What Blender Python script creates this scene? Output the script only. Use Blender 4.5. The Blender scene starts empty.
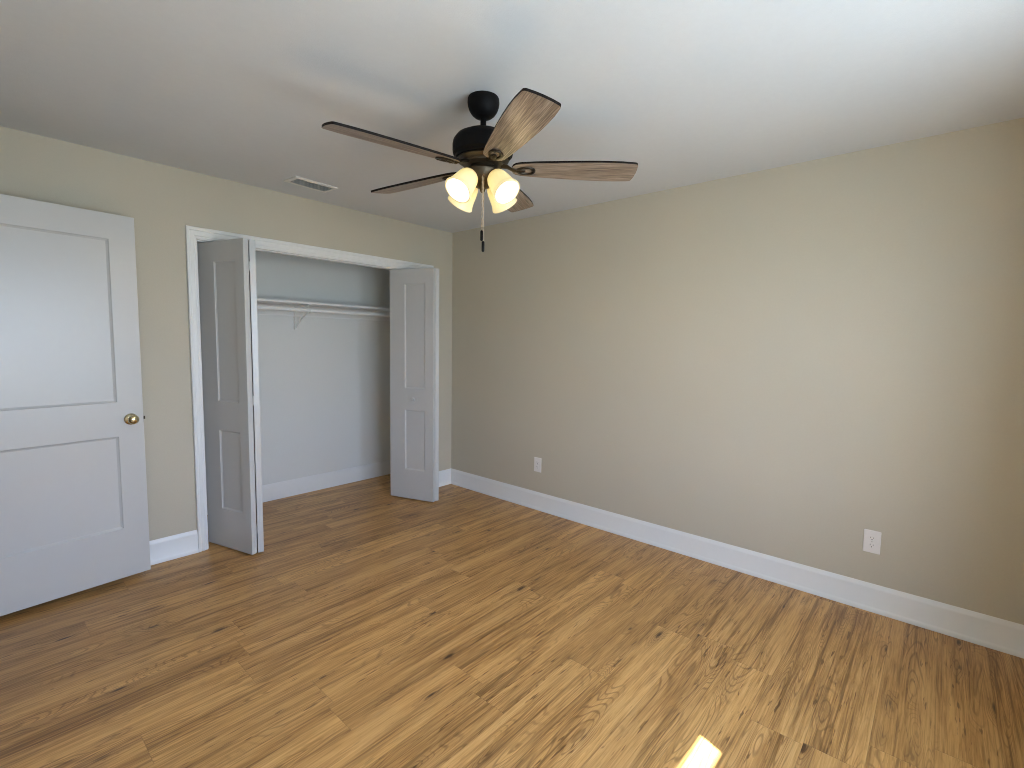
import bpy, bmesh, math, random
from mathutils import Vector, Matrix
PI = math.pi
S = bpy.context.scene
C = S.collection
R = math.radians

# ------------------------------------------------------------------ camera
cam_d = bpy.data.cameras.new('camera'); cam = bpy.data.objects.new('camera', cam_d); C.objects.link(cam)
F_PX = 488.1088; YAW, PITCH, ROLL = 0.848171, 0.0854014, 0.016432
cam_d.sensor_fit = 'HORIZONTAL'; cam_d.sensor_width = 36.0; cam_d.lens = F_PX / 1024 * 36.0
cam_d.clip_start = 0.02; cam_d.clip_end = 200
_f = Vector((math.sin(YAW)*math.cos(PITCH), math.cos(YAW)*math.cos(PITCH), -math.sin(PITCH)))
_r = Vector((math.cos(YAW), -math.sin(YAW), 0)); _u = _r.cross(_f)
_r2 = _r*math.cos(ROLL) + _u*math.sin(ROLL); _u2 = -_r*math.sin(ROLL) + _u*math.cos(ROLL)
M = Matrix((_r2, _u2, -_f)).transposed().to_4x4(); M.translation = Vector((-3.18592, -3.59816, 1.4095))
cam.matrix_world = M
S.camera = cam

# ------------------------------------------------------------------ colour management, sky, sun
S.view_settings.view_transform = 'Standard'; S.view_settings.look = 'None'
S.view_settings.gamma = 1.0; S.view_settings.use_curve_mapping = False
S.view_settings.exposure = 0.14
S.cycles.use_denoising = True; S.cycles.filter_width = 1.0
S.cycles.max_bounces = 12; S.cycles.diffuse_bounces = 8; S.cycles.glossy_bounces = 4
S.cycles.transparent_max_bounces = 12
S.cycles.sample_clamp_indirect = 40.0

SKY_STRENGTH = 14.5
world = bpy.data.worlds.new('sky'); S.world = world; world.use_nodes = True
nt = world.node_tree; nt.nodes.clear()
geo = nt.nodes.new('ShaderNodeNewGeometry'); sep = nt.nodes.new('ShaderNodeSeparateXYZ')
ramp = nt.nodes.new('ShaderNodeValToRGB'); mp = nt.nodes.new('ShaderNodeMapRange')
bg = nt.nodes.new('ShaderNodeBackground'); wo = nt.nodes.new('ShaderNodeOutputWorld')
tcw = nt.nodes.new('ShaderNodeTexCoord')
nt.links.new(tcw.outputs['Generated'], sep.inputs[0])
mp.inputs['From Min'].default_value = -1; mp.inputs['From Max'].default_value = 1
nt.links.new(sep.outputs['Z'], mp.inputs['Value']); nt.links.new(mp.outputs['Result'], ramp.inputs[0])
e = ramp.color_ramp.elements                       # lit ground below the horizon, pale hazy sky above
e[0].position = 0.0; e[0].color = (0.53, 0.62, 0.72, 1)
e[1].position = 1.0; e[1].color = (0.50, 0.68, 1.0, 1)
for pos, col in ((0.495, (0.53, 0.62, 0.72, 1)), (0.505, (0.75, 0.86, 1.10, 1)), (0.70, (0.57, 0.72, 1.14, 1))):
    n = e.new(pos); n.color = col
nt.links.new(ramp.outputs[0], bg.inputs['Color']); bg.inputs['Strength'].default_value = SKY_STRENGTH
nt.links.new(bg.outputs[0], wo.inputs['Surface'])

sun_d = bpy.data.lights.new('sun', 'SUN'); sun = bpy.data.objects.new('sun', sun_d); C.objects.link(sun)
sun_d.energy = 50.0; sun_d.angle = R(0.5); sun_d.color = (1.0, 1.0, 1.0)
SUN_SLOPE = 1.205; SUN_X = 0.33                    # fall and sideways drift per metre into the room
sun.rotation_euler = Vector((SUN_X, 1.0, -SUN_SLOPE)).to_track_quat('-Z', 'Y').to_euler()
sun.location = (-2, -7, 5)

WX0, WX1, WZ0, WZ1 = -3.00, -1.79, 0.58, 2.05      # window opening in the front wall
ROOM_Y, ROOM_X, H = -4.10, -3.36, 2.44
VX0, VX1 = -1.66, -1.02                            # second unseen window, added to its right for more light
for _a, _b in ((WX0, WX1), (VX0, VX1)):
    por_d = bpy.data.lights.new('window_portal', 'AREA'); por = bpy.data.objects.new('window_portal', por_d); C.objects.link(por)
    por_d.shape = 'RECTANGLE'; por_d.size = _b-_a; por_d.size_y = WZ1-WZ0; por_d.cycles.is_portal = True
    por.location = ((_a+_b)/2, ROOM_Y-0.15, (WZ0+WZ1)/2)
    por.rotation_euler = Vector((0, 1, 0)).to_track_quat('-Z', 'Z').to_euler()

BULB_L, SHADE_L = 185.0, 0.72                       # the fan's lamps: radiance of bulb and of lit glass

# ------------------------------------------------------------------ material helpers
def new_mat(name):
    m = bpy.data.materials.new(name); m.use_nodes = True
    b = m.node_tree.nodes['Principled BSDF']
    return m, m.node_tree, b
class N:
    """tiny node-graph helper"""
    def __init__(s, nt): s.nt = nt
    def _in(s, sock, v):
        if isinstance(v, bpy.types.NodeSocket): s.nt.links.new(v, sock)
        else: sock.default_value = v
    def math(s, op, a, b=0.0, c=None):
        n = s.nt.nodes.new('ShaderNodeMath'); n.operation = op; s._in(n.inputs[0], a); s._in(n.inputs[1], b)
        if c is not None: s._in(n.inputs[2], c)
        return n.outputs[0]
    def xyz(s, x, y, z):
        n = s.nt.nodes.new('ShaderNodeCombineXYZ'); s._in(n.inputs[0], x); s._in(n.inputs[1], y); s._in(n.inputs[2], z); return n.outputs[0]
    def noise(s, vec, scale, detail=3, rough=0.5, dist=0.0, out=0):
        n = s.nt.nodes.new('ShaderNodeTexNoise'); s._in(n.inputs['Vector'], vec); n.inputs['Scale'].default_value = scale
        n.inputs['Detail'].default_value = detail; n.inputs['Roughness'].default_value = rough; n.inputs['Distortion'].default_value = dist
        return n.outputs[out]
    def white(s, vec):
        n = s.nt.nodes.new('ShaderNodeTexWhiteNoise'); n.noise_dimensions = '3D'; s._in(n.inputs['Vector'], vec); return n.outputs['Value']
    def ramp(s, fac, stops):
        n = s.nt.nodes.new('ShaderNodeValToRGB'); s._in(n.inputs[0], fac); el = n.color_ramp.elements
        el[0].position, el[0].color = stops[0][0], (*stops[0][1], 1); el[1].position, el[1].color = stops[-1][0], (*stops[-1][1], 1)
        for p_, c_ in stops[1:-1]:
            k = el.new(p_); k.color = (*c_, 1)
        return n.outputs[0]
    def mr(s, v, a, b, c=0.0, d=1.0):
        n = s.nt.nodes.new('ShaderNodeMapRange'); s._in(n.inputs[0], v)
        for i, q in enumerate((a, b, c, d)): n.inputs[i+1].default_value = q
        return n.outputs[0]
    def mix(s, fac, a, b, mode='MIX'):
        n = s.nt.nodes.new('ShaderNodeMix'); n.data_type = 'RGBA'; n.blend_type = mode
        s._in(n.inputs[0], fac); s._in(n.inputs[6], a); s._in(n.inputs[7], b); return n.outputs[2]
    def bump(s, h, strength, dist):
        n = s.nt.nodes.new('ShaderNodeBump'); n.inputs['Strength'].default_value = strength; n.inputs['Distance'].default_value = dist
        s._in(n.inputs['Height'], h); return n.outputs[0]
    def obj(s): return s.nt.nodes.new('ShaderNodeTexCoord').outputs['Object']

def paint(name, col, rough=0.6, mottle=0.03, scale=60, bump=0.0, spec=0.5):
    m, nt, b = new_mat(name); g = N(nt); co = g.obj()
    a = g.noise(co, scale, 4); c = g.noise(co, 2.3, 2)
    f = g.math('ADD', g.math('MULTIPLY', a, 0.5), g.math('MULTIPLY', c, 0.5))
    lo = tuple(x*(1-mottle) for x in col); hi = tuple(min(1, x*(1+mottle)) for x in col)
    nt.links.new(g.ramp(f, [(0.3, lo), (0.7, hi)]), b.inputs['Base Color'])
    b.inputs['Roughness'].default_value = rough; b.inputs['Specular IOR Level'].default_value = spec
    if bump: nt.links.new(g.bump(g.noise(co, 260, 3), bump, 0.002), b.inputs['Normal'])
    return m
def metal(name, col, rough, metallic=1.0):
    m, nt, b = new_mat(name); g = N(nt); co = g.obj()
    n = g.noise(co, 90, 3)
    nt.links.new(g.ramp(n, [(0.3, tuple(x*0.85 for x in col)), (0.7, col)]), b.inputs['Base Color'])
    nt.links.new(g.mr(n, 0.3, 0.7, rough*0.9, rough*1.15), b.inputs['Roughness']); b.inputs['Metallic'].default_value = metallic
    return m
def emit(name, col, strength):
    m, nt, b = new_mat(name)
    b.inputs['Base Color'].default_value = (0.8, 0.8, 0.8, 1)
    b.inputs['Emission Color'].default_value = (*col, 1); b.inputs['Emission Strength'].default_value = strength
    return m

MAT = {}
MAT['wall'] = paint('greige_wall_paint', (0.53, 0.485, 0.39), 0.62, 0.02, 90, 0.25, 0.35)
MAT['ceiling'] = paint('ceiling_paint', (0.655, 0.675, 0.70), 0.85, 0.02, 40, 0.3, 0.2)
MAT['closet'] = paint('closet_wall_paint', (0.71, 0.715, 0.695), 0.6, 0.015, 90, 0.2, 0.35)
MAT['trim'] = paint('white_trim_enamel', (0.78, 0.78, 0.77), 0.35, 0.012, 30)
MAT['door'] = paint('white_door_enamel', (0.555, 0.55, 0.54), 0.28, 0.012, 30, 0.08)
MAT['plastic'] = paint('white_outlet_plastic', (0.78, 0.76, 0.74), 0.3, 0.01, 30)
MAT['dark'] = paint('painted_slot_shadow', (0.02, 0.02, 0.02), 0.7, 0.02, 30)
MAT['bronze'] = metal('oil_rubbed_bronze', (0.005, 0.004, 0.004), 0.55, 0.0)
MAT['bronze'].node_tree.nodes['Principled BSDF'].inputs['Specular IOR Level'].default_value = 0.12
MAT['bronze_light'] = metal('rubbed_bronze_kit', (0.075, 0.055, 0.034), 0.40, 0.7)
MAT['bronze_bracket'] = metal('bracket_bronze', (0.045, 0.032, 0.022), 0.35, 0.8)
MAT['brass'] = metal('polished_brass', (0.82, 0.70, 0.44), 0.12)
MAT['steel'] = metal('satin_nickel', (0.55, 0.53, 0.50), 0.3)
MAT['duct_shadow'] = paint('painted_duct_shadow', (0.05, 0.05, 0.05), 0.6, 0.02, 30)
MAT['vent'] = paint('white_vent_enamel', (0.74, 0.73, 0.70), 0.4, 0.01, 30)

def wood_floor():
    m, nt, b = new_mat('oak_plank_floor'); g = N(nt)
    sp = nt.nodes.new('ShaderNodeSeparateXYZ'); nt.links.new(g.obj(), sp.inputs[0]); X, Y = sp.outputs[0], sp.outputs[1]
    W, L = 0.176, 1.22
    yr = g.math('DIVIDE', g.math('ADD', Y, 20.037), W); row = g.math('FLOOR', yr); fy = g.math('FRACT', yr)
    roff = g.white(g.xyz(row, 3.1, 0.0))
    xr = g.math('ADD', g.math('DIVIDE', g.math('ADD', X, 20.0), L), g.math('MULTIPLY', roff, 7.0))
    col = g.math('FLOOR', xr); fx = g.math('FRACT', xr)
    pid = g.white(g.xyz(row, col, 1.7)); pid2 = g.white(g.xyz(row, col, 9.2)); pid3 = g.white(g.xyz(col, row, 4.4))
    ox = g.math('ADD', X, g.math('MULTIPLY', pid, 37.0)); oy = g.math('ADD', Y, g.math('MULTIPLY', pid2, 23.0))
    # fine grain and long streaks along the plank
    fine = g.noise(g.xyz(g.math('MULTIPLY', ox, 3.5), g.math('MULTIPLY', oy, 100.0), pid), 1.6, 5, 0.65, 0.3)
    broad = g.noise(g.xyz(g.math('MULTIPLY', ox, 0.9), g.math('MULTIPLY', oy, 16.0), pid), 1.0, 3, 0.55, 0.6)
    streak = g.noise(g.xyz(g.math('MULTIPLY', ox, 1.5), g.math('MULTIPLY', oy, 62.0), 7.0), 1.0, 3, 0.6, 0.5)
    streak = g.math('MULTIPLY', g.mr(streak, 0.53, 0.62), g.mr(broad, 0.60, 0.42))
    # knots
    vor = nt.nodes.new('ShaderNodeTexVoronoi'); vor.inputs['Scale'].default_value = 1.0
    nt.links.new(g.xyz(g.math('MULTIPLY', ox, 3.6), g.math('MULTIPLY', oy, 13.0), pid), vor.inputs['Vector'])
    vsep = nt.nodes.new('ShaderNodeSeparateXYZ'); nt.links.new(vor.outputs['Color'], vsep.inputs[0])
    sel = g.math('GREATER_THAN', vsep.outputs[0], 0.52)
    size = g.mr(vsep.outputs[1], 0.0, 1.0, 0.95, 2.2)
    kd = g.math('MULTIPLY', g.math('ADD', vor.outputs['Distance'], g.math('MULTIPLY', g.math('SUBTRACT', fine, 0.5), 0.16)), size)
    knot = g.math('MULTIPLY', g.mr(kd, 0.17, 0.07), sel)
    halo = g.math('MULTIPLY', g.mr(kd, 0.60, 0.10), sel)
    # cathedral figure: contour lines of a stretched smooth field, pulled round the knots
    fld = g.noise(g.xyz(g.math('MULTIPLY', ox, 1.1), g.math('MULTIPLY', oy, 8.0), pid), 1.0, 1.2, 0.4, 0.7)
    fld = g.math('ADD', fld, g.math('MULTIPLY', halo, 0.06))
    bands = g.mr(g.math('SINE', g.math('MULTIPLY', fld, 185.0)), 0.35, 1.0)
    mask = g.mr(g.noise(g.xyz(g.math('MULTIPLY', ox, 1.5), g.math('MULTIPLY', oy, 7.0), 5.0), 1.0, 2), 0.47, 0.60)
    cath = g.math('MULTIPLY', bands, g.math('MAXIMUM', mask, g.math('MULTIPLY', halo, 1.6)))
    tone = g.math('ADD', g.math('MULTIPLY', fine, 0.55), g.math('MULTIPLY', broad, 0.45))
    c = g.ramp(tone, [(0.33, (0.26, 0.120, 0.034)), (0.44, (0.44, 0.230, 0.074)), (0.53, (0.59, 0.328, 0.116)), (0.67, (0.71, 0.425, 0.168))])
    c = g.mix(g.math('MULTIPLY', cath, 0.55), c, (0.18, 0.082, 0.024, 1))
    c = g.mix(g.math('MULTIPLY', streak, 0.62), c, (0.17, 0.078, 0.022, 1))
    dash = g.noise(g.xyz(g.math('MULTIPLY', ox, 9.0), g.math('MULTIPLY', oy, 85.0), 3.0), 1.0, 2, 0.5, 0.4)
    dash = g.math('MULTIPLY', g.mr(dash, 0.615, 0.69), g.mr(fld, 0.42, 0.56))
    c = g.mix(g.math('MULTIPLY', dash, 0.75), c, (0.12, 0.052, 0.016, 1))
    c = g.mix(g.math('MULTIPLY', halo, 0.35), c, (0.22, 0.115, 0.045, 1))
    c = g.mix(g.math('MULTIPLY', knot, 0.92), c, (0.070, 0.032, 0.014, 1))
    tint = g.ramp(pid3, [(0.0, (0.86, 0.84, 0.81)), (0.5, (0.96, 0.955, 0.95)), (1.0, (1.06, 1.06, 1.04))])
    c = g.mix(1.0, c, tint, 'MULTIPLY')
    ex = g.math('MULTIPLY', g.math('MINIMUM', fx, g.math('SUBTRACT', 1.0, fx)), L)
    ey = g.math('MULTIPLY', g.math('MINIMUM', fy, g.math('SUBTRACT', 1.0, fy)), W)
    seam = g.mr(g.math('MINIMUM', ex, ey), 0.0022, 0.0005)
    c = g.mix(g.math('MULTIPLY', seam, 0.25), c, (0.10, 0.055, 0.025, 1))
    nt.links.new(c, b.inputs['Base Color'])
    nt.links.new(g.mr(fine, 0.2, 0.8, 0.42, 0.33), b.inputs['Roughness'])
    b.inputs['Specular IOR Level'].default_value = 0.45
    h = g.math('SUBTRACT', g.math('MULTIPLY', fine, 0.25), seam)
    nt.links.new(g.bump(h, 0.25, 0.0012), b.inputs['Normal'])
    return m
MAT['floor'] = wood_floor()

def blade_wood():
    m, nt, b = new_mat('weathered_blade_wood'); g = N(nt)
    sp = nt.nodes.new('ShaderNodeSeparateXYZ'); nt.links.new(g.obj(), sp.inputs[0])
    info = nt.nodes.new('ShaderNodeObjectInfo')
    x = g.math('ADD', sp.outputs[0], g.math('MULTIPLY', info.outputs['Random'], 9.0)); y = sp.outputs[1]
    st = g.noise(g.xyz(g.math('MULTIPLY', x, 7.0), g.math('MULTIPLY', y, 260.0), 0.0), 1.0, 4, 0.65)
    br = g.noise(g.xyz(g.math('MULTIPLY', x, 2.5), g.math('MULTIPLY', y, 22.0), 2.0), 1.0, 2, 0.5, 0.5)
    t = g.math('ADD', g.math('MULTIPLY', st, 0.75), g.math('MULTIPLY', br, 0.25))
    c = g.ramp(t, [(0.34, (0.045, 0.028, 0.018)), (0.47, (0.19, 0.135, 0.094)), (0.60, (0.40, 0.315, 0.245))])
    nt.links.new(c, b.inputs['Base Color']); b.inputs['Roughness'].default_value = 0.36
    b.inputs['Specular IOR Level'].default_value = 0.6
    nt.links.new(g.bump(st, 0.3, 0.001), b.inputs['Normal'])
    return m
MAT['blade'] = blade_wood()
MAT['blade_edge'] = paint('dark_blade_edge', (0.012, 0.009, 0.008), 0.6, 0.03, 40, 0.0, 0.1)
MAT['bulb'] = emit('lit_bulb', (1.0, 0.86, 0.66), BULB_L)

def shade_glass():
    m, nt, b = new_mat('frosted_shade_glass'); g = N(nt)
    sp = nt.nodes.new('ShaderNodeSeparateXYZ'); nt.links.new(g.obj(), sp.inputs[0])
    f = g.mr(sp.outputs[2], 0.0, -0.112)            # glows most around the bulb, less at the neck
    nt.links.new(g.ramp(f, [(0.0, (0.75, 0.50, 0.17)), (0.35, (1.0, 0.80, 0.28)), (0.75, (1.0, 0.84, 0.34)), (1.0, (0.85, 0.66, 0.30))]), b.inputs['Emission Color'])
    b.inputs['Emission Strength'].default_value = SHADE_L
    b.inputs['Base Color'].default_value = (0.45, 0.41, 0.30, 1); b.inputs['Roughness'].default_value = 0.3
    return m
MAT['shade'] = shade_glass()
def pane_glass():
    m, nt, b = new_mat('window_glass')
    out = [n for n in nt.nodes if n.type == 'OUTPUT_MATERIAL'][0]
    tr = nt.nodes.new('ShaderNodeBsdfTransparent'); tr.inputs[0].default_value = (0.95, 0.98, 0.97, 1)
    gl = nt.nodes.new('ShaderNodeBsdfGlossy'); gl.inputs['Roughness'].default_value = 0.02
    mx = nt.nodes.new('ShaderNodeMixShader'); mx.inputs[0].default_value = 0.05
    nt.links.new(tr.outputs[0], mx.inputs[1]); nt.links.new(gl.outputs[0], mx.inputs[2]); nt.links.new(mx.outputs[0], out.inputs[0])
    return m
MAT['glass'] = pane_glass()

# ------------------------------------------------------------------ mesh helpers
def obj(name, bm, mats, parent=None, smooth=None, bevel=None, kind=None, label=None):
    bmesh.ops.recalc_face_normals(bm, faces=bm.faces)
    me = bpy.data.meshes.new(name); bm.to_mesh(me); bm.free()
    o = bpy.data.objects.new(name, me); C.objects.link(o)
    for mm in (mats if isinstance(mats, (list, tuple)) else [mats]): me.materials.append(mm)
    if parent: o.parent = parent
    if smooth is not None:
        for f in me.polygons: f.use_smooth = True
        me.set_sharp_from_angle(angle=R(smooth))
    if bevel:
        b = o.modifiers.new('bevel', 'BEVEL'); b.width = bevel; b.segments = 2; b.limit_method = 'ANGLE'; b.angle_limit = R(40)
    if kind: o['kind'] = kind
    if label: o['label'] = label
    return o
def empty(name, loc, rz=0.0, label=None, cat=None, group=None, kind=None):
    o = bpy.data.objects.new(name, None); C.objects.link(o); o.location = loc; o.rotation_euler = (0, 0, rz); o.empty_display_size = 0.1
    tag(o, label, cat, group, kind); return o
def tag(o, label=None, cat=None, group=None, kind=None):
    for k, v in (('label', label), ('category', cat), ('group', group), ('kind', kind)):
        if v: o[k] = v
    return o
def box(bm, x0, x1, y0, y1, z0, z1, mi=0):
    v = [bm.verts.new((x, y, z)) for z in (z0, z1) for y in (y0, y1) for x in (x0, x1)]
    for q in ((0, 2, 3, 1), (4, 5, 7, 6), (0, 1, 5, 4), (2, 6, 7, 3), (0, 4, 6, 2), (1, 3, 7, 5)):
        f = bm.faces.new([v[i] for i in q]); f.material_index = mi
    return v
def boxes(*bs):
    bm = bmesh.new()
    for b in bs: box(bm, *b)
    return bm
def lathe(bm, prof, seg=32, mat=None, mi=0, closed=False):
    """prof: (radius, z) list, revolved about z; mat places it"""
    mat = mat or Matrix.Identity(4); rings = []
    for r, z in prof:
        if r < 1e-6: rings.append([bm.verts.new(mat @ Vector((0, 0, z)))])
        else: rings.append([bm.verts.new(mat @ Vector((r*math.cos(2*PI*k/seg), r*math.sin(2*PI*k/seg), z))) for k in range(seg)])
    pairs = list(zip(rings, rings[1:])) + ([(rings[-1], rings[0])] if closed else [])
    for a, b in pairs:
        for k in range(seg):
            k2 = (k+1) % seg
            if len(a) == 1 and len(b) == 1: continue
            if len(a) == 1: vs = [a[0], b[k], b[k2]]
            elif len(b) == 1: vs = [a[k], a[k2], b[0]]
            else: vs = [a[k], a[k2], b[k2], b[k]]
            f = bm.faces.new(vs); f.material_index = mi
def tube(bm, pts, rad, seg=10, closed=False, mi=0, flat=1.0):
    pts = [Vector(q) for q in pts]; n = len(pts); rings = []
    rads = rad if isinstance(rad, (list, tuple)) else [rad]*n
    up = Vector((0, 0, 1))
    for i, q in enumerate(pts):
        a = pts[(i-1) % n] if (closed or i > 0) else q; b = pts[(i+1) % n] if (closed or i < n-1) else q
        t = (b-a).normalized(); s = t.cross(up)
        if s.length < 1e-3: s = t.cross(Vector((1, 0, 0)))
        s.normalize(); w = s.cross(t).normalized()
        rings.append([bm.verts.new(q + s*math.cos(2*PI*k/seg)*rads[i] + w*math.sin(2*PI*k/seg)*rads[i]*flat) for k in range(seg)])
    for i in range(n if closed else n-1):
        a, b = rings[i], rings[(i+1) % n]
        for k in range(seg):
            f = bm.faces.new([a[k], a[(k+1) % seg], b[(k+1) % seg], b[k]]); f.material_index = mi
    if not closed:
        for rg in (rings[0], rings[-1]): bm.faces.new(rg).material_index = mi
def sweep(bm, prof, path, closed=False):
    """prof: (offset, height) pairs; path: list of (point, offset_dir, height_dir) with mitred dirs"""
    rings = [[bm.verts.new(Vector(P) + Vector(D)*a + Vector(U)*b) for a, b in prof] for P, D, U in path]
    m = len(prof)
    for i in range(len(rings)-1):
        for k in range(m):
            bm.faces.new([rings[i][k], rings[i][(k+1) % m], rings[i+1][(k+1) % m], rings[i+1][k]])
    if not closed:
        bm.faces.new(rings[0]); bm.faces.new(rings[-1])
def panel_leaf(bm, w, h, t, panels, depth=0.009, slope=0.010):
    """door leaf: front face y=0, back y=-t; recessed flat panels on both faces"""
    xs = sorted({0.0, w, *[p_[0] for p_ in panels], *[p_[1] for p_ in panels]})
    zs = sorted({0.0, h, *[p_[2] for p_ in panels], *[p_[3] for p_ in panels]})
    def inside(x, z): return any(a < x < b and c < z < d for a, b, c, d in panels)
    for y, s in ((0.0, -1), (-t, 1)):
        for i in range(len(xs)-1):
            for j in range(len(zs)-1):
                if not inside((xs[i]+xs[i+1])/2, (zs[j]+zs[j+1])/2):
                    bm.faces.new([bm.verts.new(q) for q in ((xs[i], y, zs[j]), (xs[i+1], y, zs[j]), (xs[i+1], y, zs[j+1]), (xs[i], y, zs[j+1]))])
        for a, b, c, d in panels:
            xi = [x for x in xs if a <= x <= b]; zi = [z for z in zs if c <= z <= d]
            y1 = y + s*depth; y2 = y + s*depth*0.45
            o1 = [(a, c), (b, c), (b, d), (a, d)]
            k1 = slope*0.25; k2 = slope
            i0 = [(a+k1, c+k1), (b-k1, c+k1), (b-k1, d-k1), (a+k1, d-k1)]
            i1 = [(a+k2, c+k2), (b-k2, c+k2), (b-k2, d-k2), (a+k2, d-k2)]
            rings = [[(x, y, z) for x, z in o1], [(x, y2, z) for x, z in i0], [(x, y1, z) for x, z in i1]]
            for r0, r1 in zip(rings, rings[1:]):
                for k in range(4):
                    bm.faces.new([bm.verts.new(q) for q in (r0[k], r0[(k+1) % 4], r1[(k+1) % 4], r1[k])])
            bm.faces.new([bm.verts.new(q) for q in rings[-1]])
    for i in range(len(xs)-1):
        for z in (0.0, h):
            bm.faces.new([bm.verts.new(q) for q in ((xs[i], 0, z), (xs[i+1], 0, z), (xs[i+1], -t, z), (xs[i], -t, z))])
    for j in range(len(zs)-1):
        for x in (0.0, w):
            bm.faces.new([bm.verts.new(q) for q in ((x, 0, zs[j]), (x, 0, zs[j+1]), (x, -t, zs[j+1]), (x, -t, zs[j]))])
    bmesh.ops.remove_doubles(bm, verts=bm.verts, dist=1e-5)

# ------------------------------------------------------------------ room shell
OX0, OX1, OZ = -2.158, -0.298, 2.028          # closet opening
CD = 0.72                                     # closet back wall
CX0, CX1 = -2.32, -0.12                       # closet side walls
obj('floor', boxes((-4.7, 0.12, -4.25, 0.85, -0.10, 0.0)), MAT['floor'], kind='structure')
obj('ceiling', boxes((-4.7, 0.12, -4.25, 0.85, H, H+0.12)), MAT['ceiling'], kind='structure')
obj('wall_back', boxes((ROOM_X-0.1, OX0, 0, 0.11, 0, H), (OX1, 0.0, 0, 0.11, 0, H), (OX0, OX1, 0, 0.11, OZ+0.02, H)), MAT['wall'], kind='structure')
obj('wall_right', boxes((0, 0.12, -4.25, 0.85, 0, H)), MAT['wall'], kind='structure')
obj('wall_front', boxes((ROOM_X-0.1, WX0, ROOM_Y-0.15, ROOM_Y, 0, H), (WX1, VX0, ROOM_Y-0.15, ROOM_Y, 0, H), (VX1, 0, ROOM_Y-0.15, ROOM_Y, 0, H),
    *[(_a, _b, ROOM_Y-0.15, ROOM_Y, _c, _d) for _a, _b in ((WX0, WX1), (VX0, VX1)) for _c, _d in ((0, WZ0), (WZ1, H))]), MAT['wall'], kind='structure')
DY0, DY1 = -1.13, -0.27                       # doorway in the left wall
obj('wall_left', boxes((ROOM_X-0.1, ROOM_X, -4.25, DY0, 0, H), (ROOM_X-0.1, ROOM_X, DY1, 0, 0, H), (ROOM_X-0.1, ROOM_X, DY0, DY1, 2.09, H)), MAT['wall'], kind='structure')
obj('wall_hall', boxes((-4.7, -4.6, -4.25, 0.85, 0, H), (-4.6, ROOM_X-0.1, -2.1, -2.0, 0, H), (-4.6, ROOM_X-0.1, 0.0, 0.1, 0, H)), MAT['wall'], kind='structure')
obj('wall_closet_back', boxes((CX0-0.1, CX1, CD, CD+0.1, 0, H)), MAT['closet'], kind='structure')
obj('wall_closet_left', boxes((CX0-0.1, CX0, 0.11, CD, 0, H)), MAT['closet'], kind='structure')
obj('wall_closet_right', boxes((CX1, 0.0, 0.11, CD+0.1, 0, H)), MAT['closet'], kind='structure')
obj('wall_closet_front', boxes((CX0, OX0, 0.11, 0.118, 0, H), (OX1, CX1, 0.11, 0.118, 0, H), (OX0, OX1, 0.11, 0.118, OZ+0.02, H)), MAT['closet'], kind='structure')
# unseen overhang added to trim the sun patch and keep sun off the second window
obj('added_sun_eave', boxes((-5.0, -2.10, -4.995, ROOM_Y-0.15, 2.36, 2.44), (-2.10, 0.6, -5.80, ROOM_Y-0.15, 2.36, 2.44)), MAT['trim'], kind='structure', label='white unseen overhang added outside the windows to block sun')

# baseboards: moulded profile (out from the wall, up)
BB = [(0, 0), (0.021, 0), (0.021, 0.010), (0.0175, 0.022), (0.0125, 0.030), (0.0120, 0.122), (0.0105, 0.131), (0.0045, 0.145), (0.003, 0.149), (0, 0.149)]
BC = [(0, 0), (0.014, 0), (0.0135, 0.118), (0.0105, 0.129), (0.0045, 0.142), (0.003, 0.146), (0, 0.146)]
UP = (0, 0, 1)
def base(name, prof, path, mat=MAT['trim']):
    bm = bmesh.new(); sweep(bm, prof, [(P, D, UP) for P, D in path])
    o = obj(name, bm, mat, kind='structure', smooth=35); return o
base('baseboard_right', BB, [((0, 0, 0), (-1, -1, 0)), ((0, ROOM_Y, 0), (-1, 1, 0))])
base('baseboard_back_right', BB, [((0, 0, 0), (-1, -1, 0)), ((OX1+0.053, 0, 0), (0, -1, 0))])
base('baseboard_back_left', BB, [((ROOM_X, 0, 0), (1, -1, 0)), ((OX0-0.053, 0, 0), (0, -1, 0))])
base('baseboard_front', BB, [((0, ROOM_Y, 0), (-1, 1, 0)), ((ROOM_X, ROOM_Y, 0), (1, 1, 0))])
base('baseboard_left', BB, [((ROOM_X, ROOM_Y, 0), (1, 1, 0)), ((ROOM_X, DY0-0.06, 0), (1, 0, 0))])
base('baseboard_closet_back', BC, [((CX0, CD, 0), (1, -1, 0)), ((CX1, CD, 0), (-1, -1, 0))])
base('baseboard_closet_left', BC, [((CX0, CD, 0), (1, -1, 0)), ((CX0, 0.118, 0), (1, 0, 0))])
base('baseboard_closet_right', BC, [((CX1, CD, 0), (-1, -1, 0)), ((CX1, 0.118, 0), (-1, 0, 0))])

# casings: profile (away from the opening, out of the wall)
def casing_prof(w): return [(0, 0), (0, 0.008), (0.003, 0.0095), (0.010, 0.0095), (0.013, 0.0135), (0.016, 0.0145), (w-0.024, 0.0125), (w-0.020, 0.0125), (w-0.016, 0.019), (w-0.003, 0.021), (w, 0.018), (w, 0)]
def casing(name, x0, x1, zt, wside, wtop, y, ny, z0=0.0):
    """door casing in a plane y=const; ny = outward normal sign"""
    out = (0, ny, 0); bm = bmesh.new(); pr = casing_prof(wside); k = wtop/wside
    sweep(bm, pr, [((x0, y, z0), (-1, 0, 0), out), ((x0, y, zt), (-1, 0, k), out), ((x1, y, zt), (1, 0, k), out), ((x1, y, z0), (1, 0, 0), out)])
    return obj(name, bm, MAT['trim'], kind='structure', smooth=30)
tag(casing('trim_1', OX0+0.003, OX1-0.003, OZ+0.005, 0.056, 0.067, 0, -1), 'white moulded casing around the closet opening')
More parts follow.
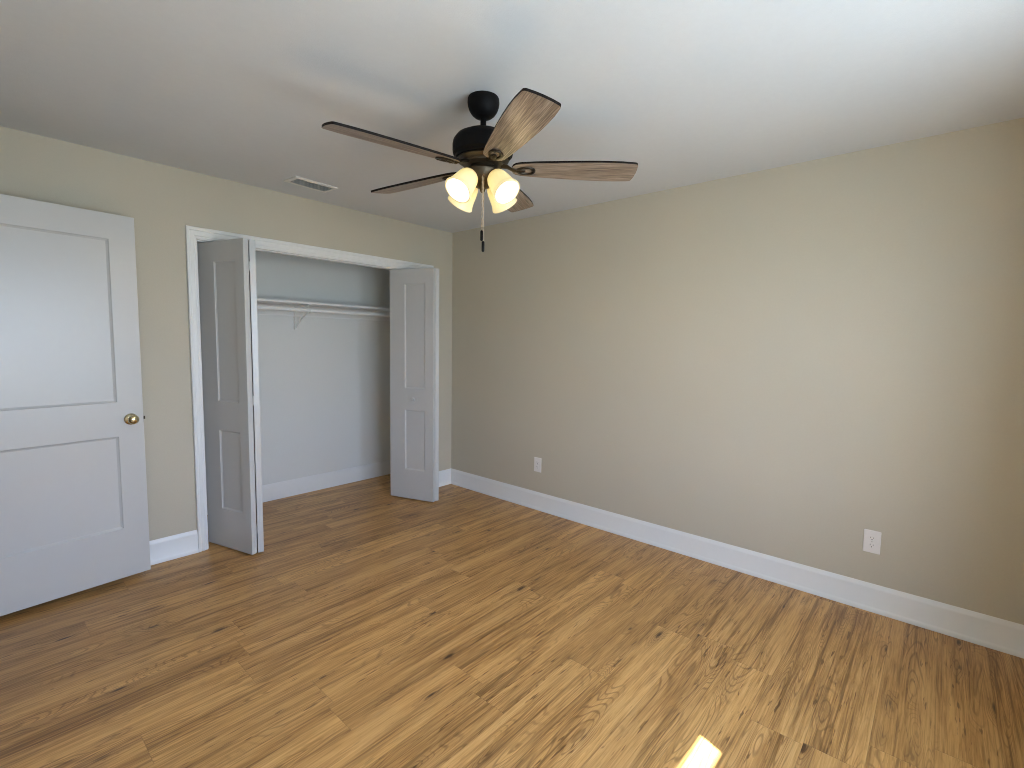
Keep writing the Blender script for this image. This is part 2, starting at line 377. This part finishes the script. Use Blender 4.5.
# closet jambs
obj('trim_2', boxes((OX0, OX0+0.010, -0.001, 0.119, 0, OZ+0.012), (OX1-0.010, OX1, -0.001, 0.119, 0, OZ+0.012), (OX0, OX1, -0.001, 0.119, OZ, OZ+0.02)), MAT['trim'], kind='structure', label='white jamb boards lining the closet opening')
obj('trim_3', boxes((OX0+0.012, OX1-0.012, 0.035, 0.075, OZ-0.006, OZ)), MAT['trim'], kind='structure', label='thin white bifold track under the closet header')
# doorway casing on left wall
bm = bmesh.new(); pr = casing_prof(0.06); out = (1, 0, 0)
sweep(bm, pr, [((ROOM_X, DY0+0.01, 0), (0, -1, 0), out), ((ROOM_X, DY0+0.01, 2.08), (0, -1, 1), out), ((ROOM_X, DY1-0.01, 2.08), (0, 1, 1), out), ((ROOM_X, DY1-0.01, 0), (0, 1, 0), out)])
obj('trim_4', bm, MAT['trim'], kind='structure', smooth=30)
obj('trim_5', boxes((ROOM_X-0.1, ROOM_X, DY0, DY0+0.014, 0, 2.09), (ROOM_X-0.1, ROOM_X, DY1-0.014, DY1, 0, 2.09), (ROOM_X-0.1, ROOM_X, DY0, DY1, 2.076, 2.09)), MAT['trim'], kind='structure')

# ------------------------------------------------------------------ window behind the camera
def make_window(name, wx0, wx1, gx1, label):
    cx_ = (wx0+wx1)/2; win = empty(name, (cx_, ROOM_Y-0.04, WZ0), kind='structure', label=label)
    wc = Vector((-cx_, -(ROOM_Y-0.04), -WZ0))
    def shift(bm): bmesh.ops.translate(bm, verts=bm.verts, vec=wc); return bm
    F0, F1 = ROOM_Y-0.085, ROOM_Y-0.045
    g0, gz0, gz1, r0, r1 = wx0+0.045, WZ0+0.05, WZ1-0.05, 1.172, 1.248
    obj('window_frame', shift(boxes((wx0, g0, F0, F1, WZ0, WZ1), (gx1, wx1, F0, F1, WZ0, WZ1), (g0, gx1, F0, F1, WZ0, gz0), (g0, gx1, F0, F1, gz1, WZ1), (g0, gx1, F0, F1, r0, r1))), MAT['trim'], win, bevel=0.002)
    for a_, b_ in ((gz0, r0), (r1, gz1)):
        obj('pane', shift(boxes((g0-0.005, gx1+0.005, F0+0.015, F0+0.019, a_-0.005, b_+0.005))), MAT['glass'], win)
    obj('window_sill', shift(boxes((wx0-0.06, wx1+0.06, ROOM_Y, ROOM_Y+0.03, WZ0-0.022, WZ0-0.003))), MAT['trim'], win, bevel=0.003)
    bm = bmesh.new(); pr = casing_prof(0.06); out = (0, 1, 0)
    sweep(bm, pr, [((wx0, ROOM_Y, WZ0-0.002), (-1, 0, 0), out), ((wx0, ROOM_Y, WZ1), (-1, 0, 1), out), ((wx1, ROOM_Y, WZ1), (1, 0, 1), out), ((wx1, ROOM_Y, WZ0-0.002), (1, 0, 0), out)])
    obj('window_casing', shift(bm), MAT['trim'], win, smooth=30)
make_window('window_1', WX0, WX1, -1.846, 'white framed window in the front wall, nearer the left wall')
make_window('added_window_2', VX0, VX1, VX1-0.045, 'white framed unseen window added in the front wall to light the right side')  # added opening that brightens the right wall and ceiling

# ------------------------------------------------------------------ doors
def heading(ux, uy): return math.atan2(uy, ux)
def knob_lathe(r_rose, r_neck, r_ball, out):
    """profile along +z, from the face at z=0"""
    P = [(0, 0), (r_rose, 0), (r_rose, 0.003), (r_rose*0.85, 0.007), (r_neck, 0.010), (r_neck, out*0.42)]
    for k in range(1, 9):
        a = PI*k/9 - PI/2
        P.append((max(r_neck, r_ball*math.cos(a)), out*0.70 + math.sin(a)*out*0.30))
    P.append((0, out)); return P
# entry door
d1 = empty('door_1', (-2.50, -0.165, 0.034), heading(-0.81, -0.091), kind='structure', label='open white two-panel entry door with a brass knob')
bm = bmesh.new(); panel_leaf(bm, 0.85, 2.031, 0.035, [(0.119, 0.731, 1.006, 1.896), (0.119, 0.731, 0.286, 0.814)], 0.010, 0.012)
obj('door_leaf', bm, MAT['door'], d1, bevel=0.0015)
bm = bmesh.new(); lathe(bm, knob_lathe(0.032, 0.011, 0.027, 0.058), 32, Matrix.Translation((0.060, 0, 0.907)) @ Matrix.Rotation(R(-90), 4, 'X'))
lathe(bm, knob_lathe(0.032, 0.011, 0.027, 0.058), 32, Matrix.Translation((0.060, -0.035, 0.907)) @ Matrix.Rotation(R(90), 4, 'X'))
tag(obj('knob', bm, MAT['brass'], d1, smooth=40), 'round polished brass knob')
bm = boxes((-0.002, 0.001, -0.030, -0.005, 0.877, 0.937), (-0.012, 0.0, -0.024, -0.010, 0.898, 0.916))
tag(obj('latch', bm, MAT['bronze_light'], d1, bevel=0.001), 'small metal latch plate and bolt')

# bifold closet doors: every leaf has the same mesh
LW, LH, LT = 0.447, 2.006, 0.035
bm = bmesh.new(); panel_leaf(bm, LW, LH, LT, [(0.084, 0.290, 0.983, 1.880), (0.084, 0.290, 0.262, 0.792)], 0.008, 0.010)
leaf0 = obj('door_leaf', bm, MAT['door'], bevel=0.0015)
bm = bmesh.new(); lathe(bm, [(0, 0), (0.009, 0), (0.009, 0.008), (0.0155, 0.014), (0.0175, 0.020), (0.0155, 0.027), (0.008, 0.030), (0, 0.0305)], 24)
knob0 = obj('knob', bm, MAT['door'], smooth=40)
bm = bmesh.new(); lathe(bm, [(0, -0.030), (0.0028, -0.030), (0.0028, 0.030), (0, 0.030)], 10); box(bm, 0.0005, 0.012, -0.0045, 0.0045, -0.030, 0.030)
hinge0 = obj('hinge', bm, MAT['steel'])
first = {'leaf': True, 'knob': True, 'hinge': True}
def use(o, key, parent):
    if first[key]: first[key] = False; c = o
    else: c = o.copy(); C.objects.link(c)
    c.parent = parent; return c
def bifold(name, label, pivot, lead, knob_side):
    """pivot, lead: (near corner x, y, direction ux, uy) of the face with local y=0"""
    px, py = (pivot[0]+lead[0])/2, (pivot[1]+lead[1])/2
    root = empty(name, (px, py, 0.012), kind='structure', label=label)
    for k, (x, y, ux, uy) in enumerate((pivot, lead)):
        lf = use(leaf0, 'leaf', root); lf.location = (x-px, y-py, 0); lf.rotation_euler = (0, 0, heading(ux, uy))
        if k == 1:
            kb = use(knob0, 'knob', lf)
            if knob_side > 0: kb.location = (0.192, 0, 0.888); kb.rotation_euler = (R(-90), 0, 0)
            else: kb.location = (0.192, -LT, 0.888); kb.rotation_euler = (R(90), 0, 0)
    return root
def norm(a, b): l = math.hypot(a, b); return a/l, b/l
a1 = norm(-0.27, 0.963); b1 = norm(0.2, 0.98); r1 = norm(-0.32, 0.948); r2 = norm(0.28, 0.96)
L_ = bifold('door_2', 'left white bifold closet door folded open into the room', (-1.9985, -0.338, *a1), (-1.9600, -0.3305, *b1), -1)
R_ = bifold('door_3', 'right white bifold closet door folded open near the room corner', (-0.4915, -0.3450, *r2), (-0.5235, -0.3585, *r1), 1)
for root, hx, hy in ((L_, -1.9625, -0.328), (R_, -0.4910, -0.345)):
    for z in (0.16, 1.0, 1.84):
        h = use(hinge0, 'hinge', root); h.location = (hx-root.location.x, hy-root.location.y, z); h.rotation_euler = (0, 0, R(90) if False else heading(0, 1))

# ------------------------------------------------------------------ closet shelf and rod
sh = empty('closet_shelf', ((CX0+CX1)/2, CD, 1.70), label='long white shelf across the top of the closet with cleats and a bracket', cat='shelf')
so = Vector((-(CX0+CX1)/2, -CD, -1.70))
def sobj(name, bm, **k): bmesh.ops.translate(bm, verts=bm.verts, vec=so); return obj(name, bm, MAT['trim'], sh, **k)
sobj('board', boxes((CX0+0.002, CX1-0.002, 0.42, CD-0.001, 1.700, 1.718)), bevel=0.002)
sobj('cleat', boxes((CX0+0.002, CX1-0.002, CD-0.019, CD-0.001, 1.605, 1.6995)), bevel=0.002)
sobj('cleat', boxes((CX0+0.001, CX0+0.019, 0.43, CD-0.02, 1.605, 1.6995)), bevel=0.002)
sobj('cleat', boxes((CX1-0.019, CX1-0.001, 0.43, CD-0.02, 1.605, 1.6995)), bevel=0.002)
BX = -1.205; RY, RZ = 0.44, 1.650
bm = bmesh.new()
box(bm, BX-0.011, BX+0.011, CD-0.0265, CD-0.0195, 1.600, 1.6995); box(bm, BX-0.011, BX+0.011, CD-0.0265, CD-0.0005, 1.490, 1.602)
box(bm, BX-0.011, BX+0.011, 0.43, CD-0.02, 1.6955, 1.6995)
tube(bm, [(BX, CD-0.022, 1.50), (BX, 0.58, 1.585), (BX, RY+0.03, 1.632)], 0.0075, 8)
tube(bm, [(BX, RY+0.018, 1.697)] + [(BX, RY+0.0225*math.cos(a), RZ+0.0225*math.sin(a)) for a in [R(q) for q in range(20, -200, -20)]], 0.0045, 8)
sobj('bracket', bm, smooth=40)
bm = bmesh.new(); tube(bm, [(CX0+0.02, RY, RZ), (CX1-0.02, RY, RZ)], 0.0165, 20)
tag(obj('closet_rod', bm, MAT['trim'], smooth=40), 'white round hanging rod just below the closet shelf', 'rod')

# ------------------------------------------------------------------ wall outlets
def outlet_parts(root):
    W2, H2 = 0.0375, 0.0615
    bm = boxes((-0.0, 0.006, -W2, W2, -H2, H2)); obj('cover_plate', bm, MAT['plastic'], root, bevel=0.003)
    for z in (0.0195, -0.0195):
        bm = bmesh.new(); n = 28; ring = []
        for xx in (0.005, 0.0085):
            pts = []
            for k in range(n):
                a = 2*PI*k/n; y_ = 0.0172*math.cos(a); z_ = max(-0.0142, min(0.0142, 0.0172*math.sin(a)))
                pts.append(bm.verts.new((xx, y_, z+z_)))
            ring.append(pts)
        for k in range(n): bm.faces.new([ring[0][k], ring[0][(k+1) % n], ring[1][(k+1) % n], ring[1][k]])
        bm.faces.new(ring[1]); r_ = obj('receptacle', bm, MAT['plastic'], root)
        bm = boxes((0.0080, 0.0088, -0.0075, -0.0055, z-0.0005, z+0.0075), (0.0080, 0.0088, 0.0055, 0.0075, z-0.0005, z+0.0065))
        lathe(bm, [(0, 0.0080), (0.0026, 0.0080), (0.0026, 0.0088), (0, 0.0088)], 12, Matrix.Translation((0, 0, z-0.0075)) @ Matrix.Rotation(R(90), 4, 'Y'))
        obj('slots', bm, MAT['dark'], r_)  # raised black blocks, colour stands for the shade inside the slot holes
    bm = bmesh.new(); lathe(bm, [(0, 0.006), (0.003, 0.006), (0.0026, 0.0072), (0, 0.0075)], 12, Matrix.Rotation(R(90), 4, 'Y'))
    obj('screw', bm, MAT['steel'], root)
def copy_tree(o, parent=None):
    c = o.copy(); C.objects.link(c); c.parent = parent
    for ch in list(o.children): copy_tree(ch, c)
    return c
o1 = empty('wall_outlet', (0, -1.096, 0.384), PI, 'white duplex outlet low on the right wall, the one near the closet corner', 'outlet', 'duplex outlets on the right wall')
outlet_parts(o1); o2 = copy_tree(o1); o2.location = (0, -3.378, 0.378)
o2['label'] = 'white duplex outlet low on the right wall, far from the closet, at the photo right'

# ------------------------------------------------------------------ ceiling vent
VX, VY, VA, VB = -1.565, -0.352, 0.150, 0.080
vt = empty('ceiling_vent', (VX, VY, H), R(3), 'white rectangular louvred air vent on the ceiling above the closet', 'vent')
bm = bmesh.new()
o_ = [(-VA, -VB), (VA, -VB), (VA, VB), (-VA, VB)]; i_ = [(-VA+0.024, -VB+0.024), (VA-0.024, -VB+0.024), (VA-0.024, VB-0.024), (-VA+0.024, VB-0.024)]
rr = [[(x, y, 0) for x, y in o_], [(x*0.99, y*0.985, -0.006) for x, y in o_], [(x, y, -0.009) for x, y in i_], [(x, y, -0.0005) for x, y in i_]]
for a, b in zip(rr, rr[1:]):
    for k in range(4): bm.faces.new([bm.verts.new(q) for q in (a[k], a[(k+1) % 4], b[(k+1) % 4], b[k])])
bmesh.ops.remove_doubles(bm, verts=bm.verts, dist=1e-5)
obj('vent_frame', bm, MAT['vent'], vt)
obj('duct_shadow_sheet', boxes((-VA+0.022, VA-0.022, -VB+0.022, VB-0.022, -0.0014, -0.0004)), MAT['duct_shadow'], vt)  # dark sheet below the ceiling, paints the shade inside the duct
bm = bmesh.new(); n_s = 6
for k in range(n_s):
    yc = (-VB+0.030) + (2*VB-0.060)*k/(n_s-1)
    v = [bm.verts.new(q) for q in ((-VA+0.023, yc+0.004, -0.0016), (VA-0.023, yc+0.004, -0.0016), (VA-0.023, yc-0.003, -0.0090), (-VA+0.023, yc-0.003, -0.0090))]
    w = [bm.verts.new(q.co + Vector((0, 0.0012, 0.0004))) for q in v]
    bm.faces.new(v); bm.faces.new(w)
    for a in range(4): bm.faces.new([v[a], v[(a+1) % 4], w[(a+1) % 4], w[a]])
slat0 = obj('slat', bm, MAT['vent'], vt)

# ------------------------------------------------------------------ ceiling fan
FX, FY = -1.652, -2.058
fan = empty('ceiling_fan', (FX, FY, H), 0, 'dark bronze ceiling fan with five weathered wood blades and four lit glass shades', 'ceiling fan')
def fz(z): return z - H
def fobj(name, prof, mat, seg=48, smooth=40, parent=fan):
    bm = bmesh.new(); lathe(bm, [(r, fz(z)) for r, z in prof], seg); return obj(name, bm, mat, parent, smooth=smooth)
fobj('canopy', [(0, H), (0.064, H), (0.067, 2.434), (0.068, 2.420), (0.066, 2.405), (0.060, 2.388), (0.050, 2.373), (0.038, 2.363), (0.026, 2.358), (0.016, 2.356), (0, 2.356)], MAT['bronze'])
fobj('downrod', [(0, 2.36), (0.0125, 2.36), (0.0125, 2.318), (0.017, 2.312), (0.026, 2.303), (0.030, 2.298), (0, 2.298)], MAT['bronze'], 32)
fobj('motor_housing', [(0, 2.304), (0.045, 2.302), (0.085, 2.294), (0.112, 2.280), (0.126, 2.262), (0.130, 2.245), (0.130, 2.222), (0.127, 2.206), (0.118, 2.200), (0.116, 2.192), (0.104, 2.186), (0.098, 2.180), (0.070, 2.178), (0.0, 2.178)], MAT['bronze'])
fobj('lower_ring', [(0, 2.182), (0.108, 2.188), (0.112, 2.183), (0.108, 2.178), (0.090, 2.172), (0.088, 2.164), (0.060, 2.158), (0, 2.158)], MAT['bronze_light'])
fobj('light_kit', [(0, 2.160), (0.056, 2.160), (0.060, 2.150), (0.074, 2.143), (0.081, 2.134), (0.079, 2.120), (0.068, 2.102), (0.052, 2.087), (0.036, 2.076), (0.022, 2.069), (0.012, 2.065), (0.010, 2.055), (0.005, 2.049), (0, 2.048)], MAT['bronze_light'])

# blades
BZ = 2.153; A0 = R(-118.9); TILT = R(-12)
def blade_outline():
    up = []
    # (x, half width): rounded root, widening to the last quarter, squared tip with rounded corners
    for x, w in ((0.125, 0.000), (0.126, 0.014), (0.131, 0.028), (0.142, 0.039), (0.165, 0.046), (0.22, 0.053), (0.30, 0.0595), (0.38, 0.0655), (0.46, 0.0700), (0.53, 0.0720), (0.59, 0.0710), (0.63, 0.0675)):
        up.append((x, w))
    cx_, cw = 0.644, 0.0520
    for k in range(0, 7):
        a = R(80 - k*80/6); up.append((cx_ + 0.014*math.cos(a) - 0.001, cw + 0.014*math.sin(a)))
    up.append((0.6605, 0.03)); up.append((0.662, 0.0))
    return up
bo = blade_outline(); loop = bo + [(x, -w) for x, w in reversed(bo[1:-1])]
bm = bmesh.new(); T2 = 0.0045
top = [bm.verts.new((x, y, T2)) for x, y in loop]; bot = [bm.verts.new((x, y, -T2)) for x, y in loop]
bm.faces.new(top); bm.faces.new(list(reversed(bot)))
for k in range(len(loop)):
    f = bm.faces.new([top[k], bot[k], bot[(k+1) % len(loop)], top[(k+1) % len(loop)]]); f.material_index = 1
blade0 = obj('blade', bm, [MAT['blade'], MAT['blade_edge']], fan)
# bracket under the blade root: arm from the hub that ends in an oval loop
bm = bmesh.new(); zz = -T2-0.004
lp = []
for k in range(28):
    a = 2*PI*k/28; lp.append((0.183 + 0.038*math.cos(a), 0.0235*math.sin(a)*(1.0 + 0.25*math.cos(a)), zz))
tube(bm, lp, 0.0060, 8, closed=True, flat=0.75)
tube(bm, [(0.148, 0, zz), (0.160, 0, zz-0.002), (0.176, 0, zz), (0.184, 0, zz)], [0.010, 0.0125, 0.010, 0.004], 10, flat=0.5)
tube(bm, [(0.080, 0, 0.012), (0.105, 0, 0.008), (0.122, 0, -0.002), (0.136, 0, zz), (0.148, 0, zz)], [0.017, 0.014, 0.012, 0.014, 0.010], 12, flat=0.42)
for sx, sy in ((0.212, 0.012), (0.212, -0.012), (0.150, 0.0)):
    lathe(bm, [(0, -0.003), (0.0042, -0.003), (0.0042, 0.002), (0, 0.002)], 10, Matrix.Translation((sx, sy, zz-0.003)))
brk0 = obj('blade_bracket', bm, MAT['bronze_bracket'], blade0, smooth=40)
for k in range(5):
    if k == 0: b_ = blade0
    else:
        b_ = blade0.copy(); C.objects.link(b_); b_.parent = fan
        c_ = brk0.copy(); C.objects.link(c_); c_.parent = b_
    b_.location = (0, 0, fz(BZ)); b_.rotation_euler = (TILT, 0, A0 + k*2*PI/5)

# glass shades with bulbs, opening outwards and down
TH = R(48)
prof_out = [(0.020, 0.0), (0.030, 0.003), (0.038, 0.012), (0.044, 0.026), (0.0475, 0.045), (0.050, 0.065), (0.0525, 0.085), (0.0560, 0.100), (0.0600, 0.110), (0.0610, 0.113), (0.0595, 0.1155)]
prof_in = [(0.0530, 0.1150), (0.0515, 0.112), (0.0505, 0.100), (0.0490, 0.085), (0.0470, 0.065), (0.0450, 0.045), (0.0415, 0.027), (0.0355, 0.014), (0.028, 0.006), (0.020, 0.003)]
bm = bmesh.new(); lathe(bm, [(r, -s) for r, s in prof_out + prof_in], 40, closed=True)
shade0 = obj('lamp_shade', bm, MAT['shade'], fan, smooth=50)
bm = bmesh.new(); lathe(bm, [(0, -0.012), (0.012, -0.014), (0.014, -0.026), (0.022, -0.040), (0.0285, -0.055), (0.0295, -0.066), (0.026, -0.079), (0.017, -0.089), (0, -0.093)], 16)
bulb0 = obj('bulb', bm, MAT['bulb'], shade0, smooth=60)
bm = bmesh.new(); lathe(bm, [(0, 0.034), (0.012, 0.034), (0.014, 0.016), (0.024, 0.012), (0.0275, 0.004), (0.0275, -0.006), (0.019, -0.008), (0.013, -0.014), (0, -0.014)], 24)
sock0 = obj('socket_cup', bm, MAT['bronze_light'], shade0, smooth=40)
for k in range(4):
    az = R(180 + 90*k)
    if k == 0: s_ = shade0
    else:
        s_ = shade0.copy(); C.objects.link(s_); s_.parent = fan
        for q in (bulb0, sock0): c_ = q.copy(); C.objects.link(c_); c_.parent = s_
    d = Vector((math.cos(az)*math.cos(TH), math.sin(az)*math.cos(TH), -math.sin(TH)))
    op = Vector((math.cos(az)*0.142, math.sin(az)*0.142, fz(2.027))); st = op - d*0.112
    s_.location = st; s_.rotation_euler = (-d).to_track_quat('Z', 'Y').to_euler()

# pull chains
def chain(x, y, z1, z0, fob):
    bm = bmesh.new(); z = z1
    while z > z0:
        lathe(bm, [(0, z+0.0022), (0.0019, z+0.0012), (0.0027, z), (0.0019, z-0.0012), (0, z-0.0022)], 6, Matrix.Translation((x, y, 0)))
        z -= 0.0052
    tube(bm, [(x, y, z1), (x, y, z0)], 0.0011, 6)
    ch = obj('pull_chain', bm, MAT['brass'] if False else MAT['chain'], fan, smooth=60)
    bm = bmesh.new(); lathe(bm, [(0, z0), (0.003, z0-0.001), (0.0062, z0-0.006), (0.0062, z0-fob+0.006), (0.004, z0-fob+0.001), (0, z0-fob)], 14, Matrix.Translation((x, y, 0)))
    obj('pull_fob', bm, MAT['bronze'], ch, smooth=40)
MAT['chain'] = metal('antique_chain', (0.62, 0.52, 0.42), 0.35, 0.7)
chain(-0.0475, -0.0455, fz(2.098), fz(1.878), 0.046)
chain(-0.0415, -0.0480, fz(2.095), fz(1.834), 0.046)
